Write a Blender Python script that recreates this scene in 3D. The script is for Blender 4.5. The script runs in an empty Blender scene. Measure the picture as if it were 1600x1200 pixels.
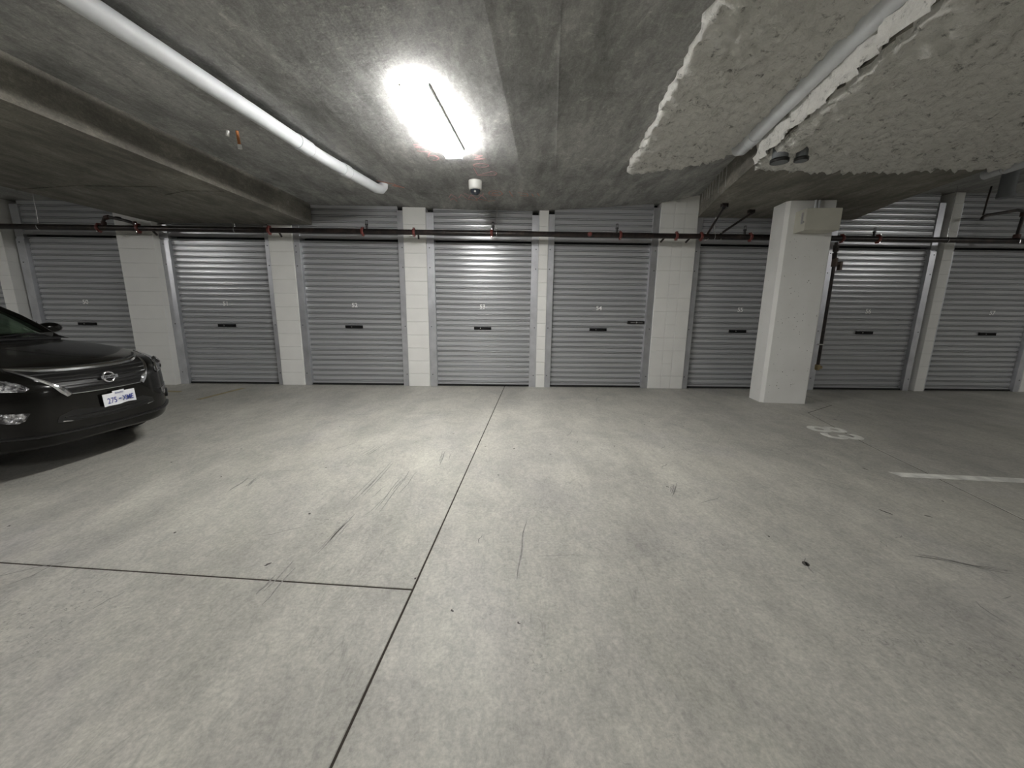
import bpy, bmesh, math, random
from mathutils import Vector, Matrix, noise
from mathutils.bvhtree import BVHTree
random.seed(7)
S = bpy.context.scene
C = S.collection
# ---------------------------------------------------------------- camera, world, exposure
cam_d = bpy.data.cameras.new('camera'); cam_d.lens = 13.5; cam_d.sensor_width = 36; cam_d.clip_start = .02
cam = bpy.data.objects.new('camera', cam_d); C.objects.link(cam); S.camera = cam
dn = Vector((-38, 3140, 600)).normalized()
hx = Vector((1, .0098, .012)); hx = (hx - dn * hx.dot(dn)).normalized()
fw = hx.cross(dn)
RW = Matrix((hx, fw, -dn))                      # world axes as rows, in camera (x right, y down, z forward)
M4 = Matrix(((RW[0][0], -RW[0][1], -RW[0][2], 0), (RW[1][0], -RW[1][1], -RW[1][2], 0),
             (RW[2][0], -RW[2][1], -RW[2][2], 0), (0, 0, 0, 1)))
cam.matrix_world = Matrix.Translation((0, 0, 1.39)) @ M4
w = bpy.data.worlds.new('world'); S.world = w; w.use_nodes = True
w.node_tree.nodes['Background'].inputs[0].default_value = (.5, .52, .55, 1)
w.node_tree.nodes['Background'].inputs[1].default_value = .02
S.view_settings.view_transform = 'Standard'; S.view_settings.look = 'None'
S.view_settings.gamma = 1; S.view_settings.use_curve_mapping = False
S.view_settings.exposure = 1.5
LAMP = 34.0                                     # radiance of the fluorescent lenses
G = math.radians(6.3)                           # the parking grid is turned against the locker wall
ex = Vector((math.cos(G), -math.sin(G), 0)); ey = Vector((math.sin(G), math.cos(G), 0))

# ---------------------------------------------------------------- materials
def nodes(name):
    m = bpy.data.materials.new(name); m.use_nodes = True
    nt = m.node_tree; return m, nt, nt.nodes['Principled BSDF']
def N(nt, t, **k):
    n = nt.nodes.new(t)
    for a, v in k.items(): setattr(n, a, v)
    return n
def ramp(nt, fac, stops):
    r = N(nt, 'ShaderNodeValToRGB'); e = r.color_ramp.elements
    while len(e) < len(stops): e.new(.5)
    for i, (p, c) in enumerate(stops):
        e[i].position = p; e[i].color = (*c, 1) if len(c) == 3 else c
    nt.links.new(fac, r.inputs[0]); return r
def plain(name, col, rough=.5, metal=0., coat=0., bump=0, bscale=60, var=0, vscale=8, emit=0, trans=0, spec=.5):
    m, nt, b = nodes(name)
    b.inputs['Base Color'].default_value = (*col, 1); b.inputs['Roughness'].default_value = rough
    b.inputs['Metallic'].default_value = metal; b.inputs['Coat Weight'].default_value = coat
    b.inputs['Coat Roughness'].default_value = .05
    b.inputs['Transmission Weight'].default_value = trans
    b.inputs['Specular IOR Level'].default_value = spec
    tc = N(nt, 'ShaderNodeTexCoord')
    if var:
        n = N(nt, 'ShaderNodeTexNoise'); n.inputs['Scale'].default_value = vscale; n.inputs['Detail'].default_value = 6
        nt.links.new(tc.outputs['Object'], n.inputs[0])
        r = ramp(nt, n.outputs[0], [(.3, [c * (1 - var) for c in col]), (.7, [min(1, c * (1 + var)) for c in col])])
        nt.links.new(r.outputs[0], b.inputs['Base Color'])
    if bump:
        n = N(nt, 'ShaderNodeTexNoise'); n.inputs['Scale'].default_value = bscale; n.inputs['Detail'].default_value = 4
        nt.links.new(tc.outputs['Object'], n.inputs[0])
        bp = N(nt, 'ShaderNodeBump'); bp.inputs['Strength'].default_value = bump; bp.inputs['Distance'].default_value = .01
        nt.links.new(n.outputs[0], bp.inputs['Height']); nt.links.new(bp.outputs[0], b.inputs['Normal'])
    if emit:
        b.inputs['Emission Color'].default_value = (*col, 1); b.inputs['Emission Strength'].default_value = emit
    return m
def mixc(nt, a, b, fac, mode='MIX'):
    m = N(nt, 'ShaderNodeMix', data_type='RGBA', blend_type=mode)
    for s, v in ((0, fac), (6, a), (7, b)):
        if hasattr(v, 'links'): nt.links.new(v, m.inputs[s])
        elif isinstance(v, (int, float)): m.inputs[s].default_value = v
        else: m.inputs[s].default_value = (*v, 1)
    return m.outputs[2]
def noise_n(nt, vec, scale, detail=6, rough=.55, dist=0, map_scale=None, rot=0):
    if map_scale:
        mp = N(nt, 'ShaderNodeMapping'); mp.inputs['Scale'].default_value = map_scale; mp.inputs['Rotation'].default_value = (0, 0, rot)
        nt.links.new(vec, mp.inputs[0]); vec = mp.outputs[0]
    n = N(nt, 'ShaderNodeTexNoise'); n.inputs['Scale'].default_value = scale; n.inputs['Detail'].default_value = detail
    n.inputs['Roughness'].default_value = rough; n.inputs['Distortion'].default_value = dist
    nt.links.new(vec, n.inputs[0]); return n.outputs[0]

def floor_mat():
    m, nt, b = nodes('trowelled_concrete'); tc = N(nt, 'ShaderNodeTexCoord').outputs['Object']
    a = noise_n(nt, tc, .9, 8, .62, .6)
    base = ramp(nt, a, [(.28, (.41, .402, .36)), (.5, (.475, .466, .415)), (.74, (.54, .525, .462))]).outputs[0]
    # blotches darker and greyer
    bl = noise_n(nt, tc, .45, 10, .68, .3)
    blr = ramp(nt, bl, [(.48, (0, 0, 0)), (.8, (.8, .8, .8))]).outputs[0]
    c = mixc(nt, base, (.33, .322, .318), blr)
    # sweeping streaks
    st = noise_n(nt, tc, 2.2, 8, .6, .2, (1.0, .22, 1), .75)
    sr = ramp(nt, st, [(.42, (.84, .84, .84)), (.6, (1.05, 1.05, 1.05))]).outputs[0]
    c = mixc(nt, c, sr, .6, 'MULTIPLY')
    # cloudy patches at hand and foot size
    for sc_, lo_, hi_ in ((3.5, .88, 1.06), (30, .86, 1.08)):
        pr = ramp(nt, noise_n(nt, tc, sc_, 7, .68, .8, (1, .6, 1), .6), [(.36, (lo_, lo_, lo_ * 1.01)), (.62, (hi_, hi_, hi_))]).outputs[0]
        c = mixc(nt, c, pr, 1.0, 'MULTIPLY')
    # thin scratches sweeping over the floor
    for sc_, rt_ in ((1.6, -.5), (1.1, .35)):
        w_ = noise_n(nt, tc, sc_, 3, .5, 1.2, (3.2, .55, 1), rt_)
        sr_ = ramp(nt, w_, [(.488, (1, 1, 1)), (.495, (.80, .80, .80)), (.502, (1, 1, 1))]).outputs[0]
        mk_ = ramp(nt, noise_n(nt, tc, 1.9, 4, .6), [(.52, (0, 0, 0)), (.62, (1, 1, 1))]).outputs[0]
        c = mixc(nt, c, mixc(nt, c, sr_, 1.0, 'MULTIPLY'), mk_)
    # fine speckle
    fn = noise_n(nt, tc, 60, 4, .7)
    fr = ramp(nt, fn, [(.3, (.80, .80, .80)), (.7, (1.14, 1.14, 1.14))]).outputs[0]
    c = mixc(nt, c, fr, 1.0, 'MULTIPLY')
    # dark worn pores, clustered
    vr = ramp(nt, noise_n(nt, tc, 34, 5, .7, 1.2), [(.36, (1, 1, 1)), (.43, (0, 0, 0))]).outputs[0]
    cl = noise_n(nt, tc, 1.1, 6, .65)
    clr = ramp(nt, cl, [(.50, (0, 0, 0)), (.66, (.75, .75, .75))]).outputs[0]
    mm = mixc(nt, vr, clr, 1.0, 'MULTIPLY')
    c = mixc(nt, c, (.15, .145, .14), mm)
    # cool violet grey patches of old sealer
    pv = ramp(nt, noise_n(nt, tc, .8, 5, .6, .5), [(.56, (0, 0, 0)), (.72, (.45, .45, .45))]).outputs[0]
    c = mixc(nt, c, mixc(nt, c, (.86, .86, .95), 1.0, 'MULTIPLY'), pv)
    nt.links.new(c, b.inputs['Base Color'])
    rr = ramp(nt, a, [(.3, (.62,) * 3), (.7, (.45,) * 3)]).outputs[0]
    nt.links.new(rr, b.inputs['Roughness'])
    bp = N(nt, 'ShaderNodeBump'); bp.inputs['Strength'].default_value = .12; bp.inputs['Distance'].default_value = .01
    nt.links.new(noise_n(nt, tc, 25, 8, .7), bp.inputs['Height']); nt.links.new(bp.outputs[0], b.inputs['Normal'])
    return m
def rough_concrete(name, dark, mid, light, rot=.3):
    m, nt, b = nodes(name); tc = N(nt, 'ShaderNodeTexCoord').outputs['Object']
    a = noise_n(nt, tc, 1.1, 8, .6, .4)
    base = ramp(nt, a, [(.3, dark), (.52, mid), (.75, light)]).outputs[0]
    st = noise_n(nt, tc, 5, 8, .65, .5, (1, .25, 1), rot)
    sr = ramp(nt, st, [(.38, (.70,) * 3), (.62, (1.2,) * 3)]).outputs[0]
    c = mixc(nt, base, sr, .9, 'MULTIPLY')
    # curly formwork ghosting
    wv = noise_n(nt, tc, 9, 6, .75, 1.6)
    wr = ramp(nt, wv, [(.56, (1, 1, 1)), (.66, (1.5, 1.5, 1.46)), (.72, (1, 1, 1))]).outputs[0]
    c = mixc(nt, c, wr, .75, 'MULTIPLY')
    gr_ = ramp(nt, noise_n(nt, tc, 26, 6, .75, .8, (1, .5, 1), rot), [(.36, (.80,) * 3), (.62, (1.12,) * 3)]).outputs[0]
    c = mixc(nt, c, gr_, 1, 'MULTIPLY')
    fn = noise_n(nt, tc, 90, 3, .7)
    fr = ramp(nt, fn, [(.3, (.85,) * 3), (.7, (1.12,) * 3)]).outputs[0]
    c = mixc(nt, c, fr, 1, 'MULTIPLY')
    nt.links.new(c, b.inputs['Base Color']); b.inputs['Roughness'].default_value = .85
    bp = N(nt, 'ShaderNodeBump'); bp.inputs['Strength'].default_value = .35; bp.inputs['Distance'].default_value = .012
    nt.links.new(noise_n(nt, tc, 14, 8, .7), bp.inputs['Height']); nt.links.new(bp.outputs[0], b.inputs['Normal'])
    return m
def door_mat():
    m, nt, b = nodes('grey_door_steel')
    b.inputs['Base Color'].default_value = (.47, .48, .495, 1)
    b.inputs['Metallic'].default_value = .25; b.inputs['Roughness'].default_value = .27
    return m
def alu_mat():
    m, nt, b = nodes('galvanised_strip'); tc = N(nt, 'ShaderNodeTexCoord').outputs['Object']
    c = ramp(nt, noise_n(nt, tc, 5, 6, .6), [(.3, (.50, .51, .54)), (.7, (.66, .67, .70))]).outputs[0]
    nt.links.new(c, b.inputs['Base Color']); b.inputs['Metallic'].default_value = .75; b.inputs['Roughness'].default_value = .38
    bp = N(nt, 'ShaderNodeBump'); bp.inputs['Strength'].default_value = .1; bp.inputs['Distance'].default_value = .01
    nt.links.new(noise_n(nt, tc, 5, 2), bp.inputs['Height']); nt.links.new(bp.outputs[0], b.inputs['Normal'])
    return m
def spray_mat():
    m, nt, b = nodes('sprayed_fibre'); tc = N(nt, 'ShaderNodeTexCoord').outputs['Object']
    c = ramp(nt, noise_n(nt, tc, 13, 7, .75), [(.33, (.26, .255, .24)), (.43, (.76, .75, .71)), (.75, (.92, .91, .87))]).outputs[0]
    nt.links.new(c, b.inputs['Base Color']); b.inputs['Roughness'].default_value = 1
    bp = N(nt, 'ShaderNodeBump'); bp.inputs['Strength'].default_value = .8; bp.inputs['Distance'].default_value = .04
    nt.links.new(noise_n(nt, tc, 20, 6, .75), bp.inputs['Height']); nt.links.new(bp.outputs[0], b.inputs['Normal'])
    return m
def pitted_mat():
    m, nt, b = nodes('painted_pitted_concrete'); tc = N(nt, 'ShaderNodeTexCoord').outputs['Object']
    base = ramp(nt, noise_n(nt, tc, 3, 6), [(.3, (.76, .76, .735)), (.7, (.82, .82, .80))]).outputs[0]
    nt.links.new(base, b.inputs['Base Color'])
    bp = N(nt, 'ShaderNodeBump'); bp.inputs['Strength'].default_value = .25; bp.inputs['Distance'].default_value = .006
    nt.links.new(noise_n(nt, tc, 50, 5, .7), bp.inputs['Height']); nt.links.new(bp.outputs[0], b.inputs['Normal'])
    b.inputs['Roughness'].default_value = .55
    return m
def pipe_mat():
    m, nt, b = nodes('black_steel_pipe'); tc = N(nt, 'ShaderNodeTexCoord').outputs['Object']
    n = noise_n(nt, tc, 7, 8, .7)
    c = ramp(nt, n, [(.45, (.018, .015, .015)), (.62, (.045, .032, .028)), (.75, (.09, .058, .045))]).outputs[0]
    nt.links.new(c, b.inputs['Base Color']); b.inputs['Metallic'].default_value = .3; b.inputs['Roughness'].default_value = .33
    return m
MF = floor_mat()
MSLAB = rough_concrete('board_marked_slab', (.24, .24, .235), (.35, .35, .34), (.43, .43, .415))
MBEAM = rough_concrete('drop_beam_concrete', (.15, .142, .123), (.22, .208, .18), (.28, .265, .228), 1.1)
MDOOR = door_mat(); MALU = alu_mat(); MSPRAY = spray_mat(); MPIT = pitted_mat(); MPIPE = pipe_mat()
MWHITE = plain('white_block_paint', (.80, .80, .775), .5, var=.03, vscale=3, bump=.25, bscale=45)
MMORT = plain('mortar_paint', (.50, .50, .47), .8)
MDARK = plain('dark_gap', (.012, .012, .012), .9)
MBLACK = plain('black_plastic', (.004, .004, .0045), .6, spec=.2)
MRED = plain('red_coupling', (.16, .04, .034), .4, var=.3, vscale=30)
MFIT = plain('dark_fitting', (.055, .022, .018), .5, var=.3)
MSTEEL = plain('bright_steel', (.75, .75, .76), .25, 1)
MPVC = plain('white_pipe_plastic', (.62, .64, .66), .45, var=.06)
MPVCD = plain('pipe_joint_grey', (.16, .17, .18), .6)
MBOXM = plain('cream_enamel', (.52, .51, .44), .45, var=.08, vscale=4)
MLW = plain('white_enamel', (.8, .8, .78), .4)
MPAINT = plain('floor_marking_white', (.74, .74, .70), .7, var=.25, vscale=9)
MYEL = plain('floor_marking_yellow', (.36, .31, .19), .8, var=.3, vscale=12)
MPINK = plain('pink_survey_paint', (.60, .38, .38), .9, var=.2, vscale=30)
MORNG = plain('orange_survey_paint', (.56, .30, .25), .9, var=.2, vscale=30)
MSCUFF = plain('rubber_scuff', (.25, .245, .23), .75, var=.3, vscale=40)
MSTAIN = plain('dark_stain', (.07, .065, .06), .8)
MCHROME = plain('chrome', (.82, .83, .85), .12, 1)
MCAR = plain('black_car_paint', (.005, .0048, .0042), .20, 0, .35, spec=.15)
MTRIM = plain('satin_black_trim', (.012, .012, .012), .35)
MTYRE = plain('tyre_rubber', (.02, .02, .02), .75, bump=.3)
MRIM = plain('alloy_rim', (.5, .5, .52), .3, .9)
MSEAT = plain('dark_seat_fabric', (.05, .05, .048), .9)
MPLATE = plain('plate_white', (.78, .79, .82), .35)
MBLUE = plain('plate_blue', (.04, .06, .28), .4)
MNUM = plain('number_white', (.85, .85, .85), .5)
MCAM = plain('camera_white', (.78, .78, .75), .35)
MDOME = plain('smoked_dome', (.03, .035, .045), .08)
def glass(name, col, rough=.02):
    m, nt, b = nodes(name)
    b.inputs['Base Color'].default_value = (*col, 1); b.inputs['Roughness'].default_value = rough
    b.inputs['Transmission Weight'].default_value = 1; b.inputs['IOR'].default_value = 1.05
    b.inputs['Coat Weight'].default_value = 1
    return m
MGLASS = glass('tinted_glass', (.42, .52, .44)); MCLEAR = glass('lamp_glass', (.9, .92, .95))

# ---------------------------------------------------------------- helpers
class MB:
    def __init__(s): s.v = []; s.f = []; s.sm = []
    def add(s, vs, fs, smooth=False):
        o = len(s.v); s.v += [tuple(v) for v in vs]; s.f += [tuple(i + o for i in f) for f in fs]; s.sm += [smooth] * len(fs); return s
    def box(s, a, b, ax=None, org=(0, 0, 0)):
        vs = [(x, y, z) for z in (a[2], b[2]) for y in (a[1], b[1]) for x in (a[0], b[0])]
        if ax: vs = [Vector(org) + ax[0] * v[0] + ax[1] * v[1] + Vector((0, 0, v[2])) for v in vs]
        return s.add(vs, [(0, 2, 3, 1), (4, 5, 7, 6), (0, 1, 5, 4), (2, 6, 7, 3), (0, 4, 6, 2), (1, 3, 7, 5)])
    def bbox(s, a, b, r):                         # box with bevelled edges in the XZ outline on the -Y face
        x0, y0, z0 = a; x1, y1, z1 = b
        vs = [(x0, y1, z0), (x1, y1, z0), (x1, y1, z1), (x0, y1, z1),
              (x0, y0 + r, z0), (x1, y0 + r, z0), (x1, y0 + r, z1), (x0, y0 + r, z1),
              (x0 + r, y0, z0 + r), (x1 - r, y0, z0 + r), (x1 - r, y0, z1 - r), (x0 + r, y0, z1 - r)]
        fs = [(0, 3, 2, 1)] + [(i, (i + 1) % 4, 4 + (i + 1) % 4, 4 + i) for i in range(4)] + \
             [(4 + i, 4 + (i + 1) % 4, 8 + (i + 1) % 4, 8 + i) for i in range(4)] + [(8, 9, 10, 11)]
        return s.add(vs, fs)
    def tube(s, p, q, r, n=16, r2=None, caps=True):
        p = Vector(p); q = Vector(q); d = (q - p).normalized(); r2 = r if r2 is None else r2
        u = d.orthogonal().normalized(); v = d.cross(u)
        A = [p + (u * math.cos(t) + v * math.sin(t)) * r for t in [2 * math.pi * i / n for i in range(n)]]
        B = [q + (u * math.cos(t) + v * math.sin(t)) * r2 for t in [2 * math.pi * i / n for i in range(n)]]
        s.add(A + B, [(i, (i + 1) % n, n + (i + 1) % n, n + i) for i in range(n)], True)
        if caps: s.add(A, [tuple(range(n))[::-1]]); s.add(B, [tuple(range(n))])
        return s
    def path(s, pts, r, n=12):
        pts = [Vector(p) for p in pts]; rings = []
        u = None
        for i, p in enumerate(pts):
            d = ((pts[min(i + 1, len(pts) - 1)] - pts[max(i - 1, 0)])).normalized()
            if u is None: u = d.orthogonal().normalized()
            u = (u - d * u.dot(d)).normalized(); v = d.cross(u)
            rings.append([p + (u * math.cos(t) + v * math.sin(t)) * r for t in [2 * math.pi * k / n for k in range(n)]])
        vs = [v for R in rings for v in R]
        fs = [(i * n + k, i * n + (k + 1) % n, (i + 1) * n + (k + 1) % n, (i + 1) * n + k) for i in range(len(pts) - 1) for k in range(n)]
        s.add(vs, fs, True); s.add(rings[0], [tuple(range(n))[::-1]]); s.add(rings[-1], [tuple(range(n))]); return s
    def lathe(s, prof, c, axis='Z', n=24):
        vs = []
        for r, h in prof:
            for k in range(n):
                t = 2 * math.pi * k / n; a, b = r * math.cos(t), r * math.sin(t)
                vs.append({'Z': (c[0] + a, c[1] + b, c[2] + h), 'X': (c[0] + h, c[1] + a, c[2] + b), 'Y': (c[0] + b, c[1] + h, c[2] + a)}[axis])
        m = len(prof)
        return s.add(vs, [(i * n + k, i * n + (k + 1) % n, (i + 1) * n + (k + 1) % n, (i + 1) * n + k) for i in range(m - 1) for k in range(n)], True)
    def prism(s, poly, z0, z1):
        n = len(poly); z0 = z0 if hasattr(z0, '__len__') else [z0] * n; z1 = z1 if hasattr(z1, '__len__') else [z1] * n
        vs = [(x, y, z0[i]) for i, (x, y) in enumerate(poly)] + [(x, y, z1[i]) for i, (x, y) in enumerate(poly)]
        return s.add(vs, [tuple(range(n))[::-1], tuple(range(n, 2 * n))] + [(i, (i + 1) % n, n + (i + 1) % n, n + i) for i in range(n)])
    def mesh(s, name):
        me = bpy.data.meshes.new(name); me.from_pydata(s.v, [], s.f); me.update()
        me.polygons.foreach_set('use_smooth', s.sm); 
        bm = bmesh.new(); bm.from_mesh(me); bmesh.ops.recalc_face_normals(bm, faces=bm.faces); bm.to_mesh(me); bm.free()
        return me
    def build(s, name, mat, parent=None):
        return link(name, s.mesh(name), mat, parent)
def link(name, me, mat, parent=None):
    if mat and not me.materials: me.materials.append(mat)
    o = bpy.data.objects.new(name, me); C.objects.link(o)
    if parent: o.parent = parent
    return o
def tag(o, label=None, cat=None, group=None, kind=None):
    for k, v in (('label', label), ('category', cat), ('group', group), ('kind', kind)):
        if v: o[k] = v
    return o
def empty(name, loc=(0, 0, 0), rz=0, **k):
    o = bpy.data.objects.new(name, None); C.objects.link(o); o.location = loc; o.rotation_euler = (0, 0, rz); o.empty_display_size = .2
    return tag(o, **k)
def text(name, s, size, mat, parent, mtx, extrude=.0006, bold=0):
    cu = bpy.data.curves.new(name, 'FONT'); cu.body = s; cu.size = size; cu.extrude = extrude; cu.offset = bold
    cu.align_x = 'CENTER'; cu.align_y = 'CENTER'; cu.resolution_u = 3
    t = bpy.data.objects.new(name, cu); C.objects.link(t)
    bpy.context.view_layer.update()
    me = bpy.data.meshes.new_from_object(t.evaluated_get(bpy.context.evaluated_depsgraph_get()))
    bpy.data.objects.remove(t); bpy.data.curves.remove(cu)
    me.transform(mtx); o = link(name, me, mat, parent); return o
RXW = Matrix.Rotation(math.pi / 2, 4, 'X')      # text lying in XY -> standing, facing -Y

# ---------------------------------------------------------------- the setting
# floor slabs cut by saw joints
floor = empty('floor', label='mottled grey concrete parking floor with saw cut joints', cat='floor', kind='structure')
def lerp(a, b, t): return (a[0] + (b[0] - a[0]) * t, a[1] + (b[1] - a[1]) * t)
j1a, j1b = (-.03, 7.3), (-.494, 1.524); j1c = (-1.38, -9.0)     # long joint
j1m = (-.468, 1.716); j2l = (-16, 3.05)
j3k = (4.314, 5.294); j3a = (3.95, 4.0); j3b = (3.613, 2.418); j3c = (1.9, -9)
dm1 = (3.98, 5.86); dm2 = (5.07, 5.78)
gap = .006
def slab(poly):
    n = len(poly); cx = sum(p[0] for p in poly) / n; cy = sum(p[1] for p in poly) / n
    area = sum(poly[i][0] * poly[(i + 1) % n][1] - poly[(i + 1) % n][0] * poly[i][1] for i in range(n)) / 2
    if area < 0: poly = poly[::-1]
    def inset(d):
        out = []
        for i in range(n):
            p0, p1, p2 = Vector(poly[i - 1]), Vector(poly[i]), Vector(poly[(i + 1) % n])
            e1 = (p1 - p0).normalized(); e2 = (p2 - p1).normalized()
            n1 = Vector((-e1.y, e1.x)); n2 = Vector((-e2.y, e2.x))
            b = (n1 + n2); b = b / max(.3, b.dot(n1)) if b.length > 1e-6 else n1
            out.append(tuple(p1 + b * d))
        return out
    a, b = inset(gap * .8), inset(gap * 1.3)
    m = MB(); m.add([(x, y, -.02) for x, y in a] + [(x, y, -.0024) for x, y in a] + [(x, y, 0) for x, y in b],
                    [tuple(range(n))[::-1]] + [(i, (i + 1) % n, n + (i + 1) % n, n + i) for i in range(n)] +
                    [(n + i, n + (i + 1) % n, 2 * n + (i + 1) % n, 2 * n + i) for i in range(n)] + [tuple(range(2 * n, 3 * n))])
    return m.build('floor_slab', MF, floor)
slab([(-16, 7.3), j1a, j1m, j2l])
slab([j2l, j1m, j1c, (-16, -9)])
slab([j1a, (3.9, 7.3), dm1, j3k, j3a, j3b, j3c, j1c, j1m])
slab([(5.3, 7.3), (16, 7.3), (16, -9), j3c, j3b, j3a, j3k, dm2])
slab([(3.9, 7.3), (5.3, 7.3), dm2, j3k, dm1])
MB().box((-16.2, -9.2, -.3), (16.2, 7.5, -.0025)).build('joint_sealant', plain('joint_sealant', (.035, .028, .022), .95), floor)

# slab soffit height along X (its folds follow the parking grid)
ZP = [(-16, 3.13), (-3.4, 3.12), (-1.9, 3.114), (-1.2, 3.08), (.35, 3.063), (.77, 3.09), (2.62, 3.226), (3.2, 3.345), (7.5, 3.46), (16, 3.6)]
def zslab(x, y=7.0):
    x = x - .11 * (y - 7.0)
    for (a, za), (b, zb) in zip(ZP, ZP[1:]):
        if x <= b: return za + (zb - za) * max(0, (x - a)) / (b - a)
    return ZP[-1][1]
ceiling = empty('ceiling', label='dark board marked concrete ceiling slab with drop beams', cat='ceiling', kind='structure')
m = MB(); Ys = [7.3, 7.0, 4, 0, -4, -9]
vs = []; nx = len(ZP)
for y in Ys:
    for x, z in ZP: vs.append((x + .11 * (y - 7), y, z))
for y in Ys:
    for x, z in ZP: vs.append((x + .11 * (y - 7), y, 3.95))
fs = []; o2 = nx * len(Ys)
for j in range(len(Ys) - 1):
    for i in range(nx - 1):
        a = j * nx + i; fs += [(a, a + 1, a + nx + 1, a + nx), (o2 + a, o2 + a + nx, o2 + a + nx + 1, o2 + a + 1)]
m.add(vs, fs); m.build('slab', MSLAB, ceiling)
tag(MB().prism([(-3.365, 6.985), (-6.03, 6.985), (-6.12, 5.1), (-6.7, -9), (-4.0, -9), (-3.5, 3.82)][::-1], [2.79] * 6, [3.7] * 6).build('drop_beam', MBEAM, ceiling))
tag(MB().prism([(5.95, 6.985), (3.244, 6.985), (2.929, 5.706), (2.666, 4.465), (-.2, -9), (2.1, -9), (5.30, 4.42), (5.6, 5.9)][::-1], 3.0, 3.8).build('drop_beam', MBEAM, ceiling))
# raised formwork seams and fins
def seam(pts, wd=.012, h=.006, mat=MSLAB):
    m = MB()
    for a, b in zip(pts, pts[1:]):
        a = Vector(a); b = Vector(b); n = (b - a).cross(Vector((0, 0, 1))).normalized() * wd / 2
        q = [a - n, a + n, b + n, b - n]; lo = [v - Vector((0, 0, h)) for v in q]
        m.add(q + lo, [(0, 1, 2, 3), (4, 7, 6, 5), (0, 4, 5, 1), (1, 5, 6, 2), (2, 6, 7, 3), (3, 7, 4, 0)])
    return m.build('formwork_seam', mat, ceiling)
seam([(.77 + .11 * (y - 7), y, 3.09) for y in (7, 3, -2)])
seam([(.70, 5.94, zslab(.7, 5.94)), (.93, 5.78, zslab(.93, 5.78)), (1.16, 5.6, zslab(1.16, 5.6)), (1.6, 5.45, zslab(1.6, 5.45)), (2.6, 5.1, zslab(2.6, 5.1))])
for i, (y, x0, x1) in enumerate(((4.98, -6.1, -4.2), (5.12, -4.4, -3.5), (2.4, -6.2, -3.6))):
    seam([(x0, y + .2, 2.79), ((x0 + x1) / 2, y, 2.79), (x1, y, 2.79)], .015, .008, MBEAM)
for k in range(9):                                # runs of slurry on the cheek of the right hand beam
    y = 6.8 - k * .16 - random.random() * .04; x = 3.244 - (6.985 - y) * .246
    ln = random.uniform(.12, .3)
    MB().tube((x - .004, y, 3.33), (x - .006, y - .01, 3.33 - ln), .007, 6, .003).build('slurry_run', MMORT, ceiling)

# sprayed fibre on the near part of the right hand ceiling
def lumpy(poly_fn, x0, x1, y0, y1, st, base_fn, th, amp):
    nx_, ny_ = int((x1 - x0) / st), int((y1 - y0) / st)
    idx = {}; vs = []; fs = []
    def vid(i, j):
        if (i, j) not in idx:
            x = x0 + i * st; y = y0 + j * st
            p = Vector((x, y, 0))
            x += noise.noise(p * 9) * .03; y += noise.noise(p * 9 + Vector((7, 3, 1))) * .03
            d = th + amp * (.5 * noise.noise(p * 5) + .8 * noise.noise(p * 13) + .7 * noise.noise(p * 27))
            idx[(i, j)] = len(vs); vs.append([x, y, base_fn(x, y) - max(.012, d)])
        return idx[(i, j)]
    edges = {}
    for i in range(nx_):
        for j in range(ny_):
            if poly_fn(x0 + (i + .5) * st, y0 + (j + .5) * st):
                q = (vid(i, j), vid(i + 1, j), vid(i + 1, j + 1), vid(i, j + 1)); fs.append(q)
                for k in range(4):
                    e = (q[k], q[(k + 1) % 4])
                    if (e[1], e[0]) in edges: del edges[(e[1], e[0])]
                    else: edges[e] = 1
    top = {}
    for a, b in list(edges):
        for k in (a, b):
            if k not in top: top[k] = len(vs); vs.append([vs[k][0], vs[k][1], base_fn(vs[k][0], vs[k][1]) + .03])
        fs.append((b, a, top[a], top[b]))
    mb = MB(); mb.add(vs, fs, True); return mb
def bL(y): return 2.666 + (y - 4.465) * .213 if y < 4.465 else 2.666 + (y - 4.465) * .228
def bR(y): return 5.30 + (y - 4.42) * .2385
def edge_n(x, s=0): return .10 * noise.noise(Vector((x * 2.2, s, 0))) + .05 * noise.noise(Vector((x * 7, s, 3)))
def soff(x, y): return bL(y) + .015 < x < bR(y) and y < 4.6 + edge_n(x) + max(0, x - 4) * -.14
def slabL(x, y): return 1.47 + .12 * (y - 5.1) + .04 * noise.noise(Vector((0, y * 4, 5))) < x < bL(y) - .0 and y < 5.2 + edge_n(x, 9) * .6 - max(0, x - 2.0) * .5
def slabR(x, y): return x > bR(y) and y < 4.6 + edge_n(x, 4)
ins = []
for fn, bf, x0, x1 in ((soff, lambda x, y: 3.0, -.2, 6), (slabL, zslab, .2, 3.2), (slabR, zslab, 2.6, 11)):
    mb = lumpy(fn, x0, x1, 1.2, 5.5, .032, bf, .055, .05)
    tag(mb.build('sprayed_insulation', MSPRAY, ceiling), kind='stuff')
    mb = lumpy(lambda x, y: fn(x, y), x0 - 2.5, x1, -8.8, 1.2, .3, bf, .055, .035)
    tag(mb.build('sprayed_insulation', MSPRAY, ceiling), kind='stuff')
# coat on the cheek of the beam
mb = MB(); vs = []; fs = []; ny_ = 180; nz_ = 20
for j in range(ny_ + 1):
    y = 4.5 - j * .03
    for k in range(nz_ + 1):
        z = 2.95 + k * .025; p = Vector((0, y, z))
        vs.append((bL(y) - .05 - .04 * (noise.noise(p * 7) + .8 * noise.noise(p * 16) + .6 * noise.noise(p * 30)) + (.07 if j == 0 else 0), y, z))
for j in range(ny_):
    for k in range(nz_): a = j * (nz_ + 1) + k; fs.append((a, a + 1, a + nz_ + 2, a + nz_ + 1))
mb.add(vs, fs, True); tag(mb.build('sprayed_insulation', MSPRAY, ceiling), kind='stuff')

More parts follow.
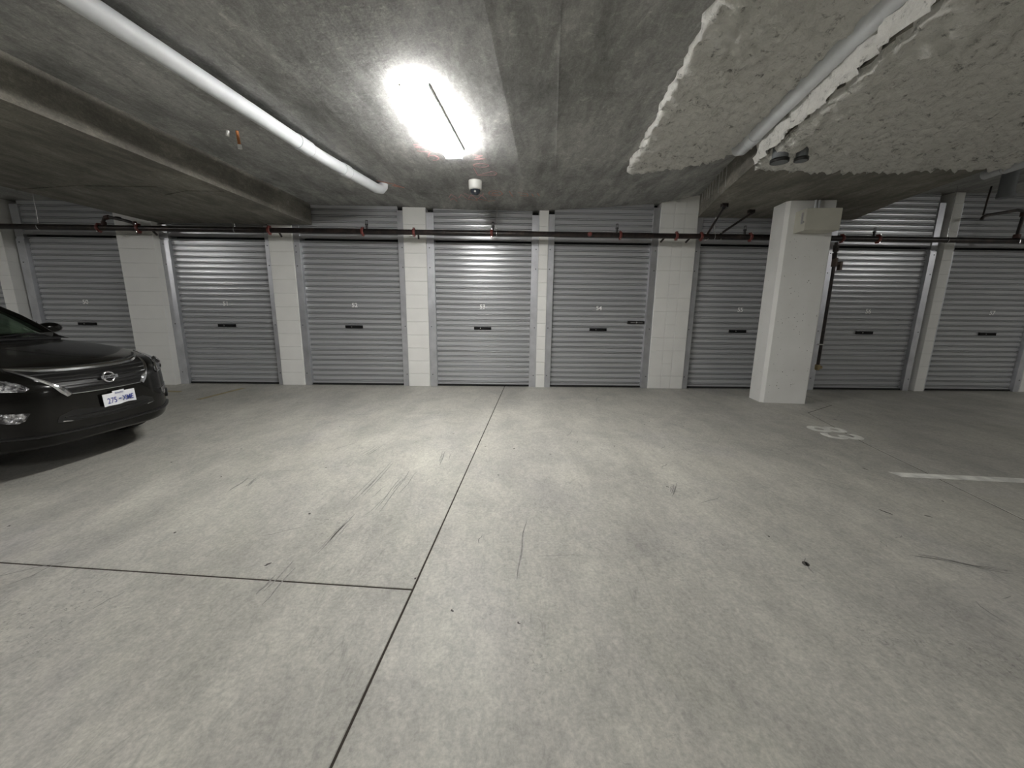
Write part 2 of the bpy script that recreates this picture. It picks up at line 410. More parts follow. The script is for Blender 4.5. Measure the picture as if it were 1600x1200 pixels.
# pink and orange survey marks sprayed on the slab
def stroke(pts, wd, mat, z=None):
    m = MB()
    for a, b in zip(pts, pts[1:]):
        a = Vector((*a, zslab(*a) - .0015)); b = Vector((*b, zslab(*b) - .0015))
        d = (b - a).normalized(); n = d.cross(Vector((0, 0, 1))).normalized() * wd / 2
        a -= d * wd * .3; b += d * wd * .3
        q = [a - n, a + n, b + n, b - n]; lo = [v - Vector((0, 0, .0015)) for v in q]
        m.add(q + lo, [(0, 1, 2, 3), (4, 7, 6, 5), (0, 4, 5, 1), (1, 5, 6, 2), (2, 6, 7, 3), (3, 7, 4, 0)])
    return m.build('spray_mark', mat, ceiling)
def arc(cx, cy, rx, ry, a0=0, a1=360, n=12):
    return [(cx + rx * math.cos(math.radians(a0 + (a1 - a0) * i / n)), cy + ry * math.sin(math.radians(a0 + (a1 - a0) * i / n))) for i in range(n + 1)]
PW = .014
stroke([(-1.0, 4.40), (-.84, 4.38), (-1.0, 4.46), (-.88, 4.47)], PW, MPINK)
stroke([(-1.0, 4.56), (-.86, 4.58), (-.90, 4.66)], PW, MPINK); stroke(arc(-.86, 4.74, .06, .07, 200, 470), PW, MPINK)
stroke([(-.40, 4.62), (-.30, 4.64), (-.38, 4.70), (-.27, 4.73), (-.40, 4.76)], PW, MPINK)
stroke(arc(-.335, 4.93, .09, .06), PW, MPINK)
stroke([(-.43, 5.03), (-.40, 5.27), (-.22, 5.13)] + arc(-.21, 5.19, .05, .07, 250, 440, 6) + [(-.38, 5.28)], PW, MPINK)
for k in range(4): stroke([(-.92 + k * .15, 6.30), (-.86 + k * .15, 6.12), (-.80 + k * .15, 6.33)], PW, MPINK)
stroke([(-.92, 6.45), (-.86, 6.33), (-.82, 6.5)], PW, MORNG); stroke([(-.66, 6.05), (-.56, 6.2), (-.48, 6.0), (-.40, 6.18), (-.38, 6.02)], PW, MPINK)
stroke([(-.64, 6.36), (-.5, 6.42), (-.5, 6.3), (-.32, 6.44), (-.22, 6.40)], PW, MORNG)
stroke(arc(-.20, 6.02, .10, .13), PW, MORNG); stroke(arc(-.20, 6.03, .045, .06, 30, 330), PW, MORNG)
stroke([(0, 5.9), (.05, 6.15)], PW, MORNG); stroke([(.13, 5.95), (.26, 6.0), (.28, 6.12), (.16, 6.1)], PW, MORNG)
stroke([(.33, 6.02), (.36, 6.14)], PW, MORNG); stroke([(.41, 6.0), (.45, 6.15)], PW, MORNG)
stroke([(-1.80, 5.66), (-1.60, 5.76), (-1.55, 5.88), (-1.64, 5.84), (-1.58, 5.80), (-1.50, 5.90)], .03, MORNG)

# walls
def wallbox(name, a, b, label, mat=None):
    tag(MB().box(a, b).build(name, mat or MWHITE), label, 'wall', kind='structure')
wallbox('wall_left', (-16.2, -9, 0), (-16, 7.3, 3.9), 'far left white painted garage wall')
wallbox('wall_right', (16, -9, 0), (16.2, 7.3, 3.9), 'far right white painted garage wall')
wallbox('wall_front', (-16, -9.2, 0), (16, -9, 3.9), 'white painted garage wall behind the viewer', plain('dim_painted_wall', (.30, .30, .29), .7))
wall_back = empty('wall_back', (0, 0, 0), label='white painted block piers between the grey locker doors', cat='wall', kind='structure')
MB().box((-16, 7.18, 0), (16, 7.4, 3.9)).build('locker_backing', MDARK, wall_back)
# piers: x0, x1, face depth, columns of block joints
PIERS = [(-10.9, -10.3, 6.97, 1), (-8.66, -8.46, 6.84, 1), (-6.60, -5.985, 6.87, 1), (-4.12, -3.71, 6.965, 1), (-1.81, -1.42, 6.965, 1), (.518, .682, 6.965, 1),
         (2.60, 3.245, 6.965, 3), (5.16, 5.60, 6.965, 1), (7.585, 7.765, 6.94, 1), (9.62, 10.3, 6.97, 1)]
RH = .2345
for x0, x1, yf, nc in PIERS:
    pier = empty('pier', (0, 0, 0)); pier.parent = wall_back
    xm = (x0 + x1) / 2
    ztop = 2.785 if -6.0 < xm < -3.3 else (zslab(xm) - .005 if nc == 1 else zslab(x1) + .03)
    if 5 < xm < 5.9: ztop = 2.995
    MB().box((x0 + .012, yf + .012, 0), (x1 - .012, 7.19, ztop - .005)).build('mortar', MMORT, pier)
    cols = [(x0, x1)] if nc == 1 else [(x0, x0 + .235), (x0 + .235, x0 + .415), (x0 + .415, x1)]
    for ci, (a, b) in enumerate(cols):
        z = 0; r = 0
        while z < ztop - .02:
            h = RH * (2 if nc == 3 and ci != 1 and r % 2 else 1) if nc == 3 else (RH if r > 0 else RH)
            z2 = min(z + h, ztop)
            if ztop - z2 < .06: z2 = ztop
            mb = MB(); mb.bbox((a + .0012, yf + random.uniform(-.001, .001), z + .0012), (b - .0012, 7.185, z2 - .0012), .004)
            if nc == 3 and ci == 2 and z2 >= ztop - .001:
                pass
            mb.build('block', MWHITE, pier); z = z2; r += 1
# blank wall beyond the outermost piers
MB().box((-16, 6.99, 0), (-10.9, 7.2, 3.6)).build('blank_panel', MWHITE, wall_back)
MB().box((10.3, 6.99, 0), (16, 7.2, 3.7)).build('blank_panel', MWHITE, wall_back)

# ---------------------------------------------------------------- roller doors
P = .094                                        # pitch of the curtain courses
def slat_mesh(L):
    # pan with a slightly hollow face and a raised rounded rib along its top
    prof = [(.002, .000), (.000, .002), (.0005, .018), (.0015, .030), (.0008, .044), (.000, .0555), (.003, .057), (.030, .0575), (.030, .0665), (-.003, .068), (-.0085, .071), (-.0105, .0755), (-.0085, .080), (-.003, .083), (.028, .0845), (.028, .0915), (.002, P)]
    vs = []; n = len(prof)
    for x in (-L / 2, L / 2):
        for y, z in prof: vs.append((x, y, z))
        vs += [(x, .040, P), (x, .040, 0)]
    n += 2
    me = bpy.data.meshes.new('slat')
    fs = [(i, (i + 1) % n, n + (i + 1) % n, n + i) for i in range(n)] + [tuple(range(n))[::-1], tuple(range(n, 2 * n))]
    me.from_pydata(vs, [], fs); 
    me.polygons.foreach_set('use_smooth', [(2 <= i <= 4 or 9 <= i <= 12) for i in range(n)] + [False, False]); me.materials.append(MDOOR); me.update()
    bm = bmesh.new(); bm.from_mesh(me); bmesh.ops.recalc_face_normals(bm, faces=bm.faces)
    for e in bm.edges:
        if len(e.link_faces) == 2 and e.calc_face_angle() > 1.0: e.smooth = False
    bm.to_mesh(me); bm.free()
    return me
SLAT = slat_mesh(1.76)
HMESH = slat_mesh(1.70)
bar = MB().box((-.88, -.012, -.015), (.88, .03, .012)).mesh('bottom_bar'); bar.materials.append(MDARK)
lockb = MB(); lockb.bbox((-.155, -.022, -.025), (.155, .004, .025), .004); lockm = lockb.mesh('handle'); lockm.materials.append(MBLACK)
keym = MB().lathe([(.0, -.027), (.009, -.027), (.01, -.022), (.01, 0)], (0, 0, 0), 'Y', 12).mesh('keyhole'); keym.materials.append(MSTEEL)
scr = MB().lathe([(0, -.008), (.008, -.007), (.011, -.002), (.011, 0)], (0, 0, 0), 'Y', 10).mesh('screw'); scr.materials.append(MPVCD)
DOORS = [  # opening x0, x1, painted number, number x, handle x, rail left (x0,x1), rail right
    (-10.24, -8.70, '49', -9.9, -9.5, (-10.3, -10.2), (-8.76, -8.66), 'partly seen grey roller door left of door 50 behind the car'),
    (-8.26, -6.65, '50', -7.51, -7.54, (-8.42, -8.28), (-6.66, -6.60), 'grey roller door numbered 50 behind the black car hood'),
    (-5.84, -4.20, '51', -5.04, -5.06, (-5.985, -5.84), (-4.20, -4.12), 'grey roller door numbered 51, first one right of the black car'),
    (-3.60, -1.912, '52', -2.75, -2.78, (-3.71, -3.60), (-1.912, -1.81), 'grey roller door numbered 52 beside the white pipe end'),
    (-1.292, .398, '53', -.46, -.46, (-1.42, -1.292), (.398, .518), 'grey roller door numbered 53 with glossy streaks under the dome camera'),
    (.79, 2.48, '54', 1.64, 1.64, (.682, .79), (2.48, 2.60), 'grey roller door numbered 54 with an extra side lock'),
    (3.343, 5.04, '55', 4.21, 4.20, (3.245, 3.343), (5.04, 5.16), 'grey roller door numbered 55 partly hidden by the concrete column'),
    (5.72, 7.41, '56', 6.557, 6.545, (5.60, 5.72), (7.41, 7.52), 'grey roller door numbered 56 right of the concrete column'),
    (7.83, 9.52, '57', 8.85, 8.838, (7.765, 7.83), (9.52, 9.62), 'grey roller door numbered 57 at the far right of the picture')]
for di, (x0, x1, num, nxx, hxx, rl, rr, label) in enumerate(DOORS):
    xc = (x0 + x1) / 2
    d = empty('door_%d' % (di + 1), (xc, 7.04, 0), label=label, cat='roller door', kind='structure')
    nrow = 27
    for r in range(nrow):
        o = bpy.data.objects.new('slat', SLAT); C.objects.link(o); o.parent = d; o.location = (0, .015, .01 + r * P)
    bo = bpy.data.objects.new('bottom_bar', bar); C.objects.link(bo); bo.parent = d; bo.location = (0, 0, .022)
    ztop = 2.785 if -6 < xc < -4 else min(zslab(x0), zslab(x1)) + .02
    if 3.3 < xc < 5.5: ztop = 2.995
    hp = empty('header_panel'); hp.parent = d
    z = 2.585; r = 0
    MB().box((x0 - xc - .03, -.045, 2.575), (x1 - xc + .03, .02, 2.604)).build('header_lip', MDOOR, hp)
    while z < ztop + .1:
        o = bpy.data.objects.new('header_slat', HMESH); C.objects.link(o); o.parent = hp; o.location = (0, -.03, z); z += P
        if zslab(x1) - z < .0 and zslab(x0) - z < 0: break
    for si, (a, b) in enumerate((rl, rr)):
        yo = -.055
        if di in (2,) and si == 0: yo = -.055
        zt = min(ztop - .02 if -6 < xc < -4 else zslab((a + b) / 2) - .07, 3.3)
        m = MB()
        m.bbox((a - xc, yo, .0), (b - xc, yo + .02, 2.50), .002)
        m.bbox((a - xc, yo + .006, 2.53), (b - xc, yo + .02, zt), .002)
        m.box((a - xc + .002, yo + .015, 0), (b - xc - .002, .14, zt))
        rail = m.build('guide_rail', MALU, d)
        xs = (a + b) / 2 - xc + (.018 if (si == 1) else -.018) * (1 if b - a > .09 else 0)
        for zs in (2.44, 2.11, 1.09, .22) if di != 3 or si else (2.44, 2.34, 2.11, 1.09, .22):
            so = bpy.data.objects.new('screw', scr); C.objects.link(so); so.parent = rail; so.location = (xs, yo, zs)
    ho = bpy.data.objects.new('handle', lockm); C.objects.link(ho); ho.parent = d; ho.location = (hxx - xc, .008, 1.068)
    ko = bpy.data.objects.new('keyhole', keym); C.objects.link(ko); ko.parent = ho; ko.location = (-.04, 0, 0)
    if num != '49':
        text('door_number', num, .104, MNUM, d, Matrix.Translation((nxx - xc, .0105, 1.450)) @ RXW, .001, .0022)
    if num == '54':
        m = MB(); m.bbox((2.17 - xc, -.014, 1.18), (2.475 - xc, .01, 1.23), .003); lk = m.build('side_lock', MTRIM, d)
        m = MB(); m.tube((2.22 - xc, -.02, 1.205), (2.30 - xc, -.02, 1.205), .010, 8); m.lathe([(0, -.03), (.016, -.028), (.018, -.01)], (2.33 - xc, 0, 1.205), 'Y', 12)
        m.box((2.36 - xc, -.024, 1.196), (2.44 - xc, -.012, 1.212)); m.build('latch', MSTEEL, lk)

# ---------------------------------------------------------------- free standing column with chamfered corners
oc = Vector((4.035, 5.915, 0)); WC, DC, CH = .672, .41, .045
colm = empty('concrete_column', oc, -G, label='white painted pitted concrete column standing before door 55', cat='column', kind='structure')
poly = [(CH, 0), (WC - CH * .4, 0), (WC, CH * .4), (WC, DC - CH), (WC - CH, DC), (CH, DC), (0, DC - CH), (0, CH)]
body = MB().prism(poly, 0, 3.01).build('shaft', MPIT, colm)
pits = MB(); random.seed(5)
for k in range(120):
    x = random.uniform(.08, .64); z = random.uniform(.05, 2.5); r = random.choice((.0025, .003, .004, .006)) * random.uniform(.7, 1.2)
    pits.add([(x + r * math.cos(t) * random.uniform(.7, 1.2), -.0006, z + r * math.sin(t) * random.uniform(.7, 1.3)) for t in [i * math.pi / 3 for i in range(6)]] + [(x, -.0008, z)],
             [(i, (i + 1) % 6, 6) for i in range(6)])
for k in range(16):
    y = random.uniform(.08, .36); z = random.uniform(.1, 2.8); r = .004
    pits.add([(-.0006, y + r * math.cos(t), z + r * math.sin(t)) for t in [i * math.pi / 3 for i in range(6)]], [tuple(range(6))])
tag(pits.build('surface_pits', MSTAIN, colm), kind='stuff')
# electrical box and conduit at its top
bx = empty('junction_box', Vector((0, 0, 0)), 0, label='cream metal junction box fixed high on the white column', cat='box')
bx.location = oc + ex * .0 ; bx.rotation_euler = (0, 0, -G)
m = MB(); m.bbox((.13, -.245, 2.545), (.585, 0, 2.838), .006); m.build('cabinet', MBOXM, bx)
m = MB(); m.bbox((.125, -.256, 2.548), (.59, -.243, 2.835), .004); m.build('lid', MBOXM, bx)
m = MB(); m.box((.121, -.20, 2.64), (.131, -.16, 2.79)); m.tube((.118, -.23, 2.66), (.13, -.23, 2.66), .012, 10); m.build('latch', MSTEEL, bx)
MB().tube((.36, -.035, 2.83), (.36, -.035, 2.995), .018, 12).build('conduit', MPVC, bx); MB().tube((.41, -.035, 2.83), (.41, -.035, 2.995), .014, 12).build('conduit', MPVC, bx)

# ---------------------------------------------------------------- sprinkler main
PY, PZ, PR = 6.60, 2.62, .042
sp = empty('sprinkler_pipe', (0, PY, PZ), label='long black steel sprinkler main running across all the doors', cat='pipe')
m = MB(); m.tube((-15.9, 0, 0), (15.9, 0, 0), PR, 20); m.build('main_pipe', MPIPE, sp)
def coupling(x, r=1.0):
    c = MB().lathe([(PR, -.022), (PR + .012, -.022), (PR + .016, -.01), (PR + .016, .01), (PR + .012, .022), (PR, .022)], (x, 0, 0), 'X', 20)
    c.box((x - .014, -.03, PR + .002), (x + .014, .03, PR + .028)); c.box((x - .014, -.03, -PR - .028), (x + .014, .03, -PR - .002))
    o = c.build('coupling', MRED, sp)
    for s in (1, -1): MB().tube((x, -.045, s * (PR + .018)), (x, .045, s * (PR + .018)), .008, 8).build('bolt', MSTEEL, o)
    return o
for x in (-6.59, -5.96, -3.87, -2.37, -1.54, -.28, 1.82, 2.74, 3.15, 3.96, 5.48, 6.08): coupling(x)
# blank outlet seen end-on on the face of the main
m = MB().lathe([(0, -.085), (.026, -.085), (.034, -.08), (.036, -.06), (.036, -.03)], (1.31, 0, 0), 'Y', 20); m.build('outlet_cap', MRED, sp)
def head(x, up=1, y=0.0):
    m = MB(); m.tube((x, y, PR * .8), (x, y, PR + .05), .017, 12); m.tube((x, y, PR + .05), (x, y, PR + .075), .026, 6)
    m.tube((x - .014, y, PR + .07), (x - .012, y, PR + .125), .004, 6); m.tube((x + .014, y, PR + .07), (x + .012, y, PR + .125), .004, 6)
    m.lathe([(0, PR + .125), (.022, PR + .127), (.022, PR + .131), (0, PR + .133)], (x, y, 0), 'Z', 12)
    m.build('sprinkler_head', MTRIM, sp)
for x in (-2.30, -.26, 1.76, 3.86, 6.0): head(x)
def hanger(x, top, mat=MSTEEL):
    m = MB(); m.path([(x, (PR + .006) * math.sin(t), (PR + .006) * math.cos(t)) for t in [math.radians(a) for a in range(-170, 171, 20)]], .004, 6)
    m.tube((x, 0, PR), (x, 0, top), .005, 8); m.tube((x, 0, PR + .01), (x, 0, PR + .03), .011, 6); m.build('hanger', mat, sp)
for x in (-7.53, -4.42, -.20, 3.36, 7.22, 9.5):
    zt = (2.79 if -6 < x < -3.3 else (3.0 if 3.1 < x < 5.9 else zslab(x, 6.6))) - PZ
    hanger(x, zt)
# short drops pointing down behind the couplings
for x in (-1.47, 2.55, 2.97, -3.72, -5.75):
    m = MB(); m.tube((x, .0, -PR * .6), (x - .02, .10, -PR - .035), .016, 10); m.build('drop_nipple', MPIPE, sp)
def brace(x0, x1, dy, z):
    m = MB(); a = Vector((x0, -.02, PR * .9)); b = Vector((x1, dy, z - PZ - .06))
    m.tube(a, b, .017, 10); m.tube(b, b + (b - a).normalized() * .05, .028, 8); m.box((b.x - .03, b.y - .02, z - PZ - .05), (b.x + .06, b.y + .04, z - PZ - .0)); 
    o = m.build('sway_brace', MPIPE, sp)
    for s in (1, -1): MB().tube((x0, -.06, s * (PR + .01)), (x0, .04, s * (PR + .01)), .012, 8).build('bolt', MSTEEL, o)
brace(3.24, 3.21, -.49, 3.0); brace(3.45, 3.82, -.16, 3.0)
# raised branch on the left: riser, elbow and arm dipping behind the pipe
m = MB(); m.path([(-6.50, 0, PR), (-6.50, 0, .10), (-6.48, 0, .14), (-6.44, .0, .165), (-6.38, 0, .16), (-6.20, .02, .125), (-6.10, .03, .10), (-6.04, .03, .07), (-6.0, .02, .0)], .024, 12); m.build('branch_pipe', MPIPE, sp)
for a_, b_, r_ in (((-6.50, 0, .03), (-6.50, 0, .09), .036), ((-6.46, 0, .15), (-6.40, 0, .165), .034), ((-6.03, .02, .10), (-5.98, .02, -.08), .030)): MB().tube(a_, b_, r_, 12).build('branch_fitting', MFIT, sp)
m = MB(); m.tube((-6.28, .02, .15), (-6.28, .02, .165), .03, 10); m.tube((-6.28, .02, .16), (-6.28, .02, .172), .04, 10); m.build('pipe_clip', MPIPE, sp)
# raised branch on the right
m = MB(); m.path([(8.38, 0, PR), (8.40, .0, .30), (8.41, .0, .42), (8.36, .0, .47), (8.28, -.0, .475), (7.85, .05, .40), (7.80, .05, .37), (7.79, .05, .33)], .024, 12); m.build('branch_pipe', MPIPE, sp)
for a_, b_, r_ in (((8.38, 0, .04), (8.385, 0, .10), .045), ((8.40, 0, .38), (8.40, 0, .46), .036)): MB().tube(a_, b_, r_, 12).build('branch_fitting', MFIT, sp)
m = MB(); m.path([(7.80, .05, .40), (7.81, .05, .60), (7.83, .05, .85)], .012, 8); m.build('branch_riser', MPIPE, sp)
bx2 = MB().tube((8.40, -.045, .02), (8.40, -.045, -.04), .009, 8).build('bolt', MSTEEL, sp)

# test-drain pipe with valve beside the column
dp = empty('drain_pipe', (5.47, 6.66, 0), label='thin black vertical drain pipe with a valve, right beside the white column', cat='pipe')
m = MB(); m.path([(-.07, -.06, 2.56), (-.07, -.06, 2.50), (-.04, -.03, 2.44), (-.01, 0, 2.38), (0, 0, 2.30), (0, 0, .50)], .025, 14); m.build('pipe', MPIPE, dp)
m = MB(); m.tube((-.05, -.04, 2.52), (-.03, -.02, 2.42), .040, 12); m.tube((-.02, 0, 2.40), (-.01, 0, 2.30), .036, 12); m.build('elbow', MPIPE, dp)
m = MB(); m.tube((0, 0, 2.32), (.0, 0, 2.18), .042, 12); m.tube((0, 0, 2.24), (.07, -.03, 2.22), .028, 10); m.bbox((.055, -.06, 2.12), (.10, -.0, 2.26), .006); m.build('valve', plain('aged_bronze', (.10, .075, .06), .5, .4), dp)
m = MB(); m.tube((0, 0, .44), (0, 0, .52), .040, 12); m.tube((-.02, 0, .47), (.07, 0, .47), .026, 10); m.lathe([(0, 0), (.034, 0), (.034, .012), (0, .012)], (.0, 0, .425), 'Z', 12); m.build('end_cap', plain('brass', (.28, .22, .12), .45, .6), dp)
m = MB(); m.box((-.05, .02, .865), (.04, .03, .885)); m.box((-.10, -.03, .865), (.035, -.026, .885)); m.build('strap', MSTEEL, dp)

# ---------------------------------------------------------------- plastic pipes under the slab
def pvc(name, pts, r, joints, label):
    e = empty(name, pts[-1], label=label, cat='pipe', group=None)
    L = [Vector(p) - Vector(pts[-1]) for p in pts]
    m = MB(); m.path(L, r, 20); m.build('pipe', MPVC, e)
    for a, t, ln in joints:
        p = L[a].lerp(L[a + 1], t); d = (L[a + 1] - L[a]).normalized()
        o = MB().tube(p - d * ln / 2, p + d * ln / 2, r + .008, 20).build('socket', MPVC, e)
        MB().tube(p + d * (ln / 2 - .002), p + d * (ln / 2 + .006), r + .006, 20).build('seal_ring', MPVCD, o)
    return e
pvc('plastic_pipe', [(-2.9, -2, 2.99), (-2.2, 3.2, 2.99), (-2.03, 4.5, 2.99), (-1.80, 5.62, 2.995), (-1.77, 5.74, 3.02), (-1.755, 5.78, 3.06), (-1.75, 5.79, 3.12)], .062,
    [(1, .80, .20), (2, .40, .12)], 'white plastic drain pipe under the slab ending beside the dome camera')
pvc('plastic_pipe', [(1.6, -1, 3.17), (2.3, 3.2, 3.17), (2.56, 4.62, 3.17), (2.575, 4.72, 3.2), (2.58, 4.75, 3.28)], .065, [(1, .80, .14)],
    'white plastic pipe end poking out between the two sprayed insulation patches')
pvc('plastic_pipe', [(5.6, 2.0, 3.22), (6.18, 4.9, 3.22), (6.26, 5.42, 3.22)], .06, [(1, .25, .30)],
    'grey plastic pipe beneath the slab above door 57')
m = empty('plastic_pipe', (6.84, 5.62, 3.0), label='pale vertical pipe stub hanging above door 57 at the right edge', cat='pipe')
MB().tube((0, 0, .02), (0, 0, .46), .08, 20).build('pipe', MPVCD, m); MB().tube((0, 0, 0), (0, 0, .06), .088, 20).build('socket', MPVCD, m)
st = empty('pipe_stub', (-2.72, 4.26, 3.12), label='small orange stub hanging from the slab left of the white plastic pipe', cat='fitting')
MB().tube((0, 0, 0), (.01, 0, -.13), .014, 10).build('stem', plain('orange_plastic', (.55, .22, .08), .5), st)
MB().tube((.01, 0, -.13), (.012, 0, -.165), .020, 10).build('tip', MLW, st)
MB().tube((-.09, 0, 0), (-.10, .0, -.05), .016, 8).build('side_clip', MLW, st)
for k, (x, y, r, lb) in enumerate(((2.62, 4.12, .07, 'larger dark round sleeve in the sprayed insulation'), (2.80, 4.07, .05, 'smaller dark round sleeve in the sprayed insulation'))):
    e = empty('pipe_sleeve', (x + .05, y, 2.86), label=lb, cat='sleeve')
    MB().tube((0, 0, 0), (0, 0, .14), r, 20).build('tube', MPVCD, e); MB().lathe([(r, 0), (r + .012, 0), (r + .012, .03), (r, .03)], (0, 0, 0), 'Z', 20).build('rim', MTRIM, e)

# ---------------------------------------------------------------- dome camera
dc = empty('security_camera', (-.45, 5.50, 3.075), label='small white dome security camera on the ceiling before door 53', cat='camera')
MB().lathe([(0, .01), (.088, .01), (.09, -.02), (.088, -.085), (.084, -.105), (.070, -.118), (.068, -.112)], (0, 0, 0), 'Z', 32).build('housing', MCAM, dc)
MB().lathe([(.068, -.11), (.066, -.135), (.055, -.158), (.035, -.174), (0, -.181)], (0, 0, 0), 'Z', 32).build('dome', MDOME, dc)
MB().tube((0, -.05, -.135), (0, -.066, -.15), .014, 16).build('lens', MSTEEL, dc)

# ---------------------------------------------------------------- ceiling lamps
LENS = {}
def lamp(x, y, z, label, rz=-G, power=1.0):
    if power not in LENS: LENS[power] = plain('lit_lens', (1, .982, .955), .5, emit=LAMP * power)
    MLENS = LENS[power]
    e = empty('ceiling_light', (x, y, z), rz, label=label, cat='light')
    L = .61
    prof = [(-.105, 0), (-.105, -.03), (-.085, -.085), (.085, -.085), (.105, -.03), (.105, 0)]
    b = MB(); b.box((-.11, -L, -.028), (.11, L, .02)); b.build('housing', MLW, e)
    n = len(prof); m = MB()
    m.add([(px, -L + .012, pz) for px, pz in prof] + [(px, L - .012, pz) for px, pz in prof], [(i, (i + 1) % n, n + (i + 1) % n, n + i) for i in range(n)] + [tuple(range(n))[::-1], tuple(range(n, 2 * n))])
    m.build('lens', MLENS, e)
    for s in (-1, 1):
        MB().add([(px * 1.02, s * (L - .012), pz - .001) for px, pz in prof] + [(px * 1.02, s * L, pz - .001) for px, pz in prof], [(i, (i + 1) % n, n + (i + 1) % n, n + i) for i in range(n)] + [tuple(range(n, 2 * n))]).build('end_cap', MLENS, e)
    return e
lamp(-.66, 3.90, 3.072, 'lit fluorescent ceiling light above the parking bay joint', power=1.4)
lamp(-1.05, -2.2, 3.06, 'lit fluorescent ceiling light behind the viewer')
lamp(11.2, 1.6, 3.46, 'added out of view fill light right of the right hand beam', power=1.0)  # unseen lamp added to brighten the right bay's doors and piers
lamp(-9.3, 1.6, 3.11, 'added out of view fill light left of the left hand beam', power=1.3)  # fill lamp put in out of view to lift the left bay
lamp(-1.5, -6.8, 3.06, 'lit fluorescent ceiling light near the rear wall')

# ---------------------------------------------------------------- markings and wear on the floor
nm = text('bay_number', '83', .56, MPAINT, floor, Matrix.Translation((3.90, 4.37, .0007)) @ Matrix.Rotation(-math.pi / 2 + math.pi - G, 4, 'Z') if False else Matrix.Translation((3.90, 4.37, .0007)) @ Matrix.Rotation(-math.pi / 2 - G, 4, 'Z'), .0006, .012)
o = Vector((3.44, 3.17, 0))
MB().prism([tuple((o + ex * a + ey * b)[:2]) for a, b in ((.03, -.05), (4.2, -.05), (4.2, .05), (0, .05))], .0, .0012).build('bay_line', MPAINT, floor)
o = Vector((-4.72, 5.75, 0)); d1 = Vector((.1, 1, 0)).normalized(); d2 = Vector((1, -.1, 0))
MB().prism([tuple((o + d1 * a + d2 * b)[:2]) for a, b in ((0, -.04), (.9, -.04), (.9, .05), (0, .05))], .0, .001).build('bay_line', MYEL, floor)
o = Vector((-5.9, 6.35, 0))
MB().prism([tuple((o + ex * a + ey * b)[:2]) for a, b in ((0, -.05), (.5, -.05), (.45, .06), (0, .05))], .0, .001).build('bay_line', MYEL, floor)
def scuff(x0, y0, x1, y1, wd, mat=MSCUFF, n=5, wob=.02):
    m = MB(); P0 = Vector((x0, y0, 0)); P1 = Vector((x1, y1, 0)); d = (P1 - P0); nn = Vector((-d.y, d.x, 0)).normalized()
    L = []; R_ = []
    for i in range(n + 1):
        t = i / n; c = P0 + d * t + nn * wob * noise.noise(Vector((x0 * 7 + t * 2, y0 * 3, 1))); w_ = wd * (.25 + math.sin(math.pi * min(.97, max(.03, t))) ** .6) * .5
        L.append(c - nn * w_); R_.append(c + nn * w_)
    vs = [(v.x, v.y, .0009) for v in L + R_]
    m.add(vs, [(i, i + 1, n + 2 + i, n + 1 + i) for i in range(n)]); m.build('scuff_mark', mat, floor)
for a in [(-1.43, 3.28, -1.31, 3.93), (-1.13, 2.56, -1.08, 3.4), (-1.09, 1.97, -1.03, 2.47), (-1.19, 1.52, -1.17, 1.97), (-.89, 2.45, -.8, 3.33), (-.58, 3.26, -.59, 3.66), (1.24, 2.7, 1.42, 3.0), (-2.1, 2.74, -2.09, 3.03), (2.39, 2.03, 2.84, 1.85)]:
    for k in range(4):
        ox = random.uniform(-.05, .05); s0 = random.uniform(0, .4); s1 = random.uniform(.6, 1)
        p = lerp(a[:2], a[2:], s0); q = lerp(a[:2], a[2:], s1)
        scuff(p[0] + ox, p[1], q[0] + ox, q[1], random.uniform(.004, .009))
random.seed(21)
for k in range(46):
    x = random.uniform(-3.2, 3.6); y = random.uniform(1.4, 6.4); an = random.choice((1.35, 1.25, .25, .5, 1.0)) + random.uniform(-.15, .15); ln = random.uniform(.06, .34)
    scuff(x, y, x + ln * math.cos(an), y + ln * math.sin(an), random.uniform(.003, .007), MSCUFF, 4, .03)
for k in range(26):
    x = random.uniform(-3.2, 4.2); y = random.uniform(1.4, 6.6); scuff(x, y, x + random.uniform(-.02, .02), y + .015, random.uniform(.006, .014), MSTAIN, 3, .01)
scuff(.14, 2.36, .06, 1.79, .008, MSCUFF, 8, .02)
for a in [(2.71, 2.55, 2.74, 2.47), (2.96, 2.47, 2.99, 2.44), (1.71, 1.95, 1.69, 1.91), (3.28, 3.31, 3.30, 3.26), (4.39, 4.97, 4.44, 4.93), (-1.32, 1.89, -1.30, 1.92), (1.30, 2.9, 1.31, 2.88), (-.62, 4.2, -.60, 4.21), (.42, 3.6, .44, 3.6)]:
    scuff(*a, .012 if a[0] not in (1.71,) else .03, MSTAIN, 4, .01)
#CAR
# ---------------------------------------------------------------- car
car = empty('car', (-3.58, 3.42, 0), math.radians(180) - G, label='black sedan with chrome grille and white number plate parked nose out before door 50', cat='car')
ST = [  # x, half width, z bottom, z shoulder, z fender edge, z hood mid, z top
    (.000, .28, .29, .66, .695, .715, .72), (.03, .44, .265, .705, .75, .775, .785), (.09, .555, .25, .75, .80, .83, .845), (.18, .655, .24, .79, .845, .882, .898),
    (.30, .765, .24, .82, .88, .918, .932), (.50, .86, .24, .85, .915, .95, .966), (.78, .905, .24, .89, .955, .99, 1.005), (1.15, .915, .24, .93, 1.0, 1.035, 1.05), (1.6, .915, .24, .955, 1.03, 1.065, 1.08),
    (2.6, .915, .24, .975, 1.035, 1.06, 1.07), (3.5, .915, .24, .99, 1.04, 1.07, 1.08), (4.0, .91, .25, .995, 1.05, 1.09, 1.10), (4.5, .90, .28, .98, 1.05, 1.10, 1.105),
    (4.76, .84, .34, .90, .98, 1.02, 1.03), (4.87, .72, .40, .80, .86, .88, .885)]
